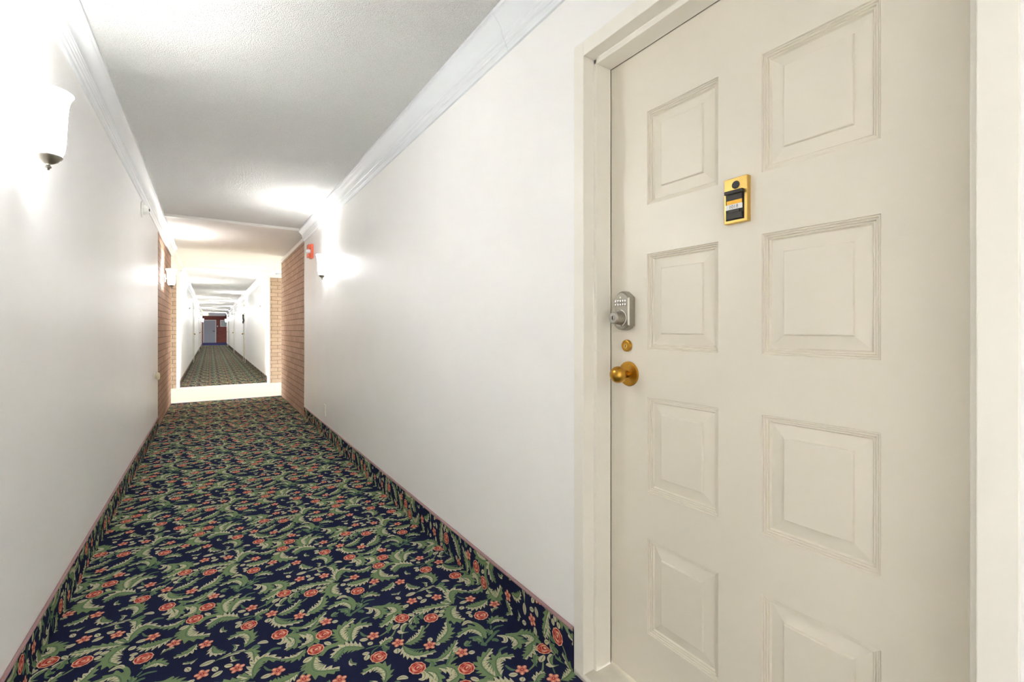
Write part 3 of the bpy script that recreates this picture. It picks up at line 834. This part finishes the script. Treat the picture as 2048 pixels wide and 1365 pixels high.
# ------------------------------------------------------------------ sconces
SCONCE_MESH = None
def sconce_parts(root):
    """local frame: +x points out of the wall, z=0 at the rim of the shade"""
    O = .072
    parts = []
    bm = lathe(bmesh.new(), [(0, 0), (.040, 0), (.040, .006), (.034, .012), (0, .014)], 'x', (0, 0, 0), 32)
    bmesh.ops.scale(bm, vec=(-1, 1, 1.35), verts=bm.verts); bmesh.ops.translate(bm, vec=(0, 0, -.12), verts=bm.verts)
    parts.append(mesh_obj('back_plate', bm, M['nickel'], root, smooth=40))
    parts.append(mesh_obj('arm', tube(bmesh.new(), [(.008, 0, -.125), (.020, 0, -.125), (.0335, 0, -.125)], .008), M['nickel'], root, smooth=60))
    prof = [(.0610, 0), (.0575, -.006), (.0530, -.015), (.0498, -.027), (.0474, -.044), (.0455, -.070), (.0440, -.105), (.0425, -.140), (.0405, -.170), (.0375, -.190), (.0310, -.204), (.0220, -.2095)]
    prof += [(r-.003, z+.003) for r, z in prof[::-1]]
    bm = bmesh.new()
    seg = 48; rings = [[bm.verts.new((O+r*math.cos(2*PI*k/seg), r*math.sin(2*PI*k/seg), z)) for k in range(seg)] for r, z in prof]
    for a, b in zip(rings, rings[1:]+rings[:1]):
        for k in range(seg):
            bm.faces.new((a[k], a[(k+1) % seg], b[(k+1) % seg], b[k]))
    parts.append(mesh_obj('glass_shade', bm, M['shade'], root, smooth=50))
    parts.append(mesh_obj('cup', lathe(bmesh.new(), [(0, -.207), (.0335, -.204), (.0345, -.208), (.0310, -.214), (.0270, -.2165), (.0240, -.222), (.0150, -.228), (.0090, -.231), (0, -.232)], 'z', (O, 0, 0), 40), M['nickel'], root, smooth=35))
    parts.append(mesh_obj('finial', lathe(bmesh.new(), [(0, -.230), (.0060, -.232), (.0050, -.236), (.0085, -.240), (.0075, -.244), (.0035, -.2465), (.0045, -.249), (0, -.252)], 'z', (O, 0, 0), 24), M['nickel'], root, smooth=50))
    return parts
BULB_W = .55
def bulb(root, k=1.0):
    l = bpy.data.lights.new('bulb', 'POINT'); l.energy = BULB_W*k; l.color = (.95, .98, 1); l.shadow_soft_size = .022
    o = bpy.data.objects.new('bulb', l); COL.objects.link(o); o.parent = root; o.location = (.072, 0, -.045)
proto = None
SC_Z = 1.918
GROUP = 'frosted glass wall sconces'
def sconce(side, y, label, z=SC_Z, xoff=0.0):
    global proto
    loc = ((XR if side == 'right' else XL)+xoff, y, z)
    rot = (0, 0, PI if side == 'right' else 0)
    root = empty('wall_sconce', loc, rot)
    if proto is None:
        proto = sconce_parts(root)
    else:
        for p in proto:
            c = p.copy(); COL.objects.link(c); c.parent = root
            if 'label' in p: c['label'] = p['label']
    bulb(root, 3.2 if y > 10 else 1.0)
    tag(root, label, 'sconce', GROUP)
sconce('left', 2.03, 'large lit sconce with nickel finial on the near left wall under the crown moulding')
sconce('right', 4.93, 'lit sconce on the right wall beside the red fire alarm')
sconce('left', 7.35, 'lit sconce on the left brick wall before the cross passage', 1.94, .012)
for k, (y, w) in enumerate(((13.9, 'first'), (20.9, 'second'), (25.0, 'third'), (31.0, 'fourth'), (38.5, 'fifth'))):
    sconce('left', y, w+' sconce past the cross passage on the far left wall')
for k, (y, w) in enumerate(((11.75, 'first'), (17.6, 'second'), (22.9, 'third'), (28.2, 'fourth'), (33.6, 'fifth'), (39.2, 'sixth'))):
    sconce('right', y, w+' sconce past the cross passage on the far right wall')

# ------------------------------------------------------------------ small devices
def wall_root(name, side, y, z):
    return empty(name, (XR if side == 'right' else XL, y, z), (0, 0, PI if side == 'right' else 0))
# in the local frame +x is out of the wall
r = wall_root('fire_alarm', 'right', 5.86, 2.095)
bm = B(-.003, .030, -.060, .060, -.085, .085)
mesh_obj('housing', bm, M['red'], r, bevel=.006)
mesh_obj('horn_cover', B(.028, .060, -.046, .046, .028, .078), M['red'], r, bevel=.008)
mesh_obj('strobe_base', B(.028, .060, -.046, .046, -.078, -.030), M['red'], r, bevel=.008)
bm = lathe(bmesh.new(), [(0, 0), (.030, 0), (.028, .030), (.020, .050), (0, .056)], 'x', (0, 0, 0), 24)
bmesh.ops.scale(bm, vec=(-1, 1.3, .8), verts=bm.verts); bmesh.ops.translate(bm, vec=(.028, 0, 0), verts=bm.verts)
mesh_obj('strobe_lens', bm, M['clear'], r, smooth=40)['label'] = 'clear white strobe lens'
tag(r, 'red fire alarm with white strobe on the right wall beside the brick', 'fire alarm')

r = wall_root('wall_speaker', 'left', 5.12, 2.215)
def lx(prof, c=(0, 0, 0), seg=32):
    bm = lathe(bmesh.new(), prof, 'x', (0, 0, 0), seg)
    bmesh.ops.scale(bm, vec=(-1, 1, 1), verts=bm.verts); bmesh.ops.translate(bm, vec=c, verts=bm.verts)
    return bm
mesh_obj('mounting_plate', lx([(0, 0), (.070, 0), (.070, .008), (.064, .012), (0, .012)]), M['white'], r, smooth=35)
mesh_obj('body', lx([(0, .010), (.046, .010), (.042, .030), (.030, .050), (0, .054)]), M['white'], r, smooth=35)
mesh_obj('indicator', lx([(0, 0), (.012, 0), (.012, .008), (0, .010)], (.050, 0, 0), 16), M['dark'], r, smooth=35)
tag(r, 'small round white device high on the left wall under the crown moulding', 'wall device')

r = wall_root('wall_bumper', 'left', 6.24, .648)
mesh_obj('plate', lx([(0, 0), (.044, 0), (.044, .005), (0, .006)]), M['white'], r, smooth=35)
mesh_obj('bumper', lx([(0, .005), (.024, .005), (.026, .014), (.040, .024), (.041, .036), (.032, .046), (0, .050)]), M['ivory'], r, smooth=45)
tag(r, 'ivory round knob low on the left wall beside the brick', 'knob')

def plate(name, side, y, z, label, cat, kind):
    r = wall_root(name, side, y, z)
    mesh_obj('cover_plate', B(0, .006, -.036, .036, -.060, .060), M['white'], r, bevel=.002)
    if kind == 'outlet':
        for dz in (.020, -.020):
            mesh_obj('socket', lx([(0, 0), (.015, 0), (.015, .003), (0, .003)], (.005, 0, dz), 20), M['ivory'], r, smooth=35)
    else:
        mesh_obj('toggle', B(.005, .016, -.005, .005, -.010, .012), M['ivory'], r, bevel=.001)
    tag(r, label, cat)
plate('wall_outlet', 'right', 5.15, .292, 'white electrical outlet low on the right wall above the carpet base', 'outlet', 'outlet')
plate('light_switch', 'right', 11.42, 1.16, 'white light switch at the start of the far right wall', 'light switch', 'switch')

# ------------------------------------------------------------------ doors of the far corridor
n = 2
def far_door(side, y0, y1, where):
    global n
    s = -1 if side == 'right' else 1
    X = XR if side == 'right' else XL
    def bx(bm, o0, o1, a, b, z0, z1):
        xa, xb = X+s*o0, X+s*o1
        box(bm, min(xa, xb), max(xa, xb), a, b, z0, z1)
    d = bmesh.new(); bx(d, -.01, .006, y0, y1, .0, 2.03)
    o = mesh_obj('door_%d' % n, d, M['door']); n += 1
    f = bmesh.new(); bx(f, -.01, .020, y0-.06, y0, 0, 2.09); bx(f, -.01, .020, y1, y1+.06, 0, 2.09); bx(f, -.01, .020, y0, y1, 2.03, 2.09)
    mesh_obj('door_frame', f, M['frame'], o, bevel=.003)
    xk = X+s*.03
    k = bmesh.new(); lathe(k, [(0, 0), (.012, .01), (.012, .03), (.027, .045), (.02, .065), (0, .07)], 'x', (0, 0, 0), 16)
    if side == 'left': bmesh.ops.scale(k, vec=(-1, 1, 1), verts=k.verts)
    bmesh.ops.translate(k, vec=(X+s*.004, y1-.07 if side == 'right' else y0+.07, 1.0), verts=k.verts)
    mesh_obj('door_knob', k, M['brass'], o, smooth=50)
    return struct(o, 'beige apartment door on the far '+side+' wall, '+where, 'door')
far_door('right', 18.35, 19.25, 'first past the cross passage')
far_door('right', 26.8, 27.7, 'second past the cross passage')
far_door('right', 36.4, 37.3, 'third past the cross passage')
far_door('left', 19.4, 20.3, 'first past the cross passage')
far_door('left', 28.6, 29.5, 'second past the cross passage')
far_door('left', 35.4, 36.3, 'third past the cross passage')
# end door
d = mesh_obj('door_%d' % n, B(-.46, .38, YE-.05, YE+.01, .0, 1.96), M['fardoor'], bevel=.004); n += 1
f = bmesh.new(); box(f, -.52, -.46, YE-.08, YE+.01, 0, 2.03); box(f, .38, .44, YE-.08, YE+.01, 0, 2.03); box(f, -.46, .38, YE-.08, YE+.01, 1.96, 2.03)
mesh_obj('door_frame', f, M['trim'], d)
mesh_obj('door_handle', B(.20, .34, YE-.11, YE-.05, 1.0, 1.05), M['dark'], d, bevel=.01)
struct(d, 'plain grey door in white frame at the corridor end beside red brick', 'door')
w = bmesh.new()
for a in ((1.16, 1.20, 1.42, 2.02), (1.90, 1.94, 1.42, 2.02), (1.20, 1.90, 1.42, 1.47), (1.20, 1.90, 1.97, 2.02)):
    box(w, a[0]-.42, a[1]-.42, YE-.05, YE+.01, a[2], a[3])
wo = mesh_obj('window_1', w, M['trim'])
mesh_obj('pane', B(.78, 1.48, YE-.02, YE+.005, 1.47, 1.97), M['pane'], wo)
struct(wo, 'white framed panel high on the red brick end wall', 'window')
p = mesh_obj('wall_plate', B(.50, .58, YE-.012, YE+.002, 1.40, 1.52), M['white'], bevel=.003)
tag(p, 'small pale plate on the red brick wall beside the grey door', 'plate')
r = empty('ceiling_fixture', (-.28, 38.9, ZC2))
mesh_obj('housing', B(-.17, .17, -.05, .05, -.24, -.03), M['yellow'], r, bevel=.01)
mesh_obj('stem', B(-.02, .02, -.02, .02, -.035, .002), M['white'], r)
tag(r, 'small pale yellow box hanging from the ceiling at the corridor end', 'ceiling fixture')

# hanging decoration by the first far right door
r = empty('door_decoration', (XR-.02, 18.8, 1.54))
bm = bmesh.new()
rd = random.Random(5)
ring = [(-.02-.01*math.sin(3*a), .10*math.cos(a), .13*math.sin(a)) for a in [2*PI*k/24 for k in range(25)]]
tube(bm, ring, .016, 8)
mesh_obj('wreath_ring', bm, M['decor'], r, smooth=60)
bm = bmesh.new()
for k in range(70):
    a = rd.random()*2*PI; rr_ = .11+rd.uniform(-.02, .03)
    c = Vector((-.02-rd.random()*.02, rr_*math.cos(a), 1.1*rr_*math.sin(a)))
    dv = Vector((rd.uniform(-1, .2), math.cos(a)+rd.uniform(-.6, .6), math.sin(a)+rd.uniform(-.6, .6))).normalized()*.06
    sv = dv.orthogonal().normalized()*.014
    v = [bm.verts.new(q) for q in (c-dv*.5, c+sv, c+dv*.5, c-sv)]
    bm.faces.new(v)
mesh_obj('leaves', bm, M['decor'], r, fix=False)
tag(r, 'dark wreath hanging on the first door of the far right wall', 'wreath')

# ------------------------------------------------------------------ daylight
W = bpy.data.worlds.new('World'); S.world = W; W.use_nodes = True
bg = W.node_tree.nodes['Background']
bg.inputs['Color'].default_value = (.94, .955, 1.0, 1)
bg.inputs['Strength'].default_value = 2.3

# ------------------------------------------------------------------ camera
cam = bpy.data.cameras.new('camera')
co = bpy.data.objects.new('camera', cam); COL.objects.link(co)
co.location = (0, 0, EYE)
co.rotation_euler = (PI/2, 0, -TH)
cam.sensor_width = 36; cam.lens = F_/2048*36
cam.shift_y = -(682.5-HY)/2048
cam.clip_start = .01; cam.clip_end = 200
S.camera = co

S.view_settings.view_transform = 'Standard'
S.view_settings.look = 'None'
S.view_settings.exposure = 3.32
S.view_settings.gamma = 1
S.view_settings.use_curve_mapping = False
cy_ = S.cycles
cy_.use_denoising = True
cy_.max_bounces = 10; cy_.diffuse_bounces = 8; cy_.glossy_bounces = 4
cy_.sample_clamp_indirect = 8
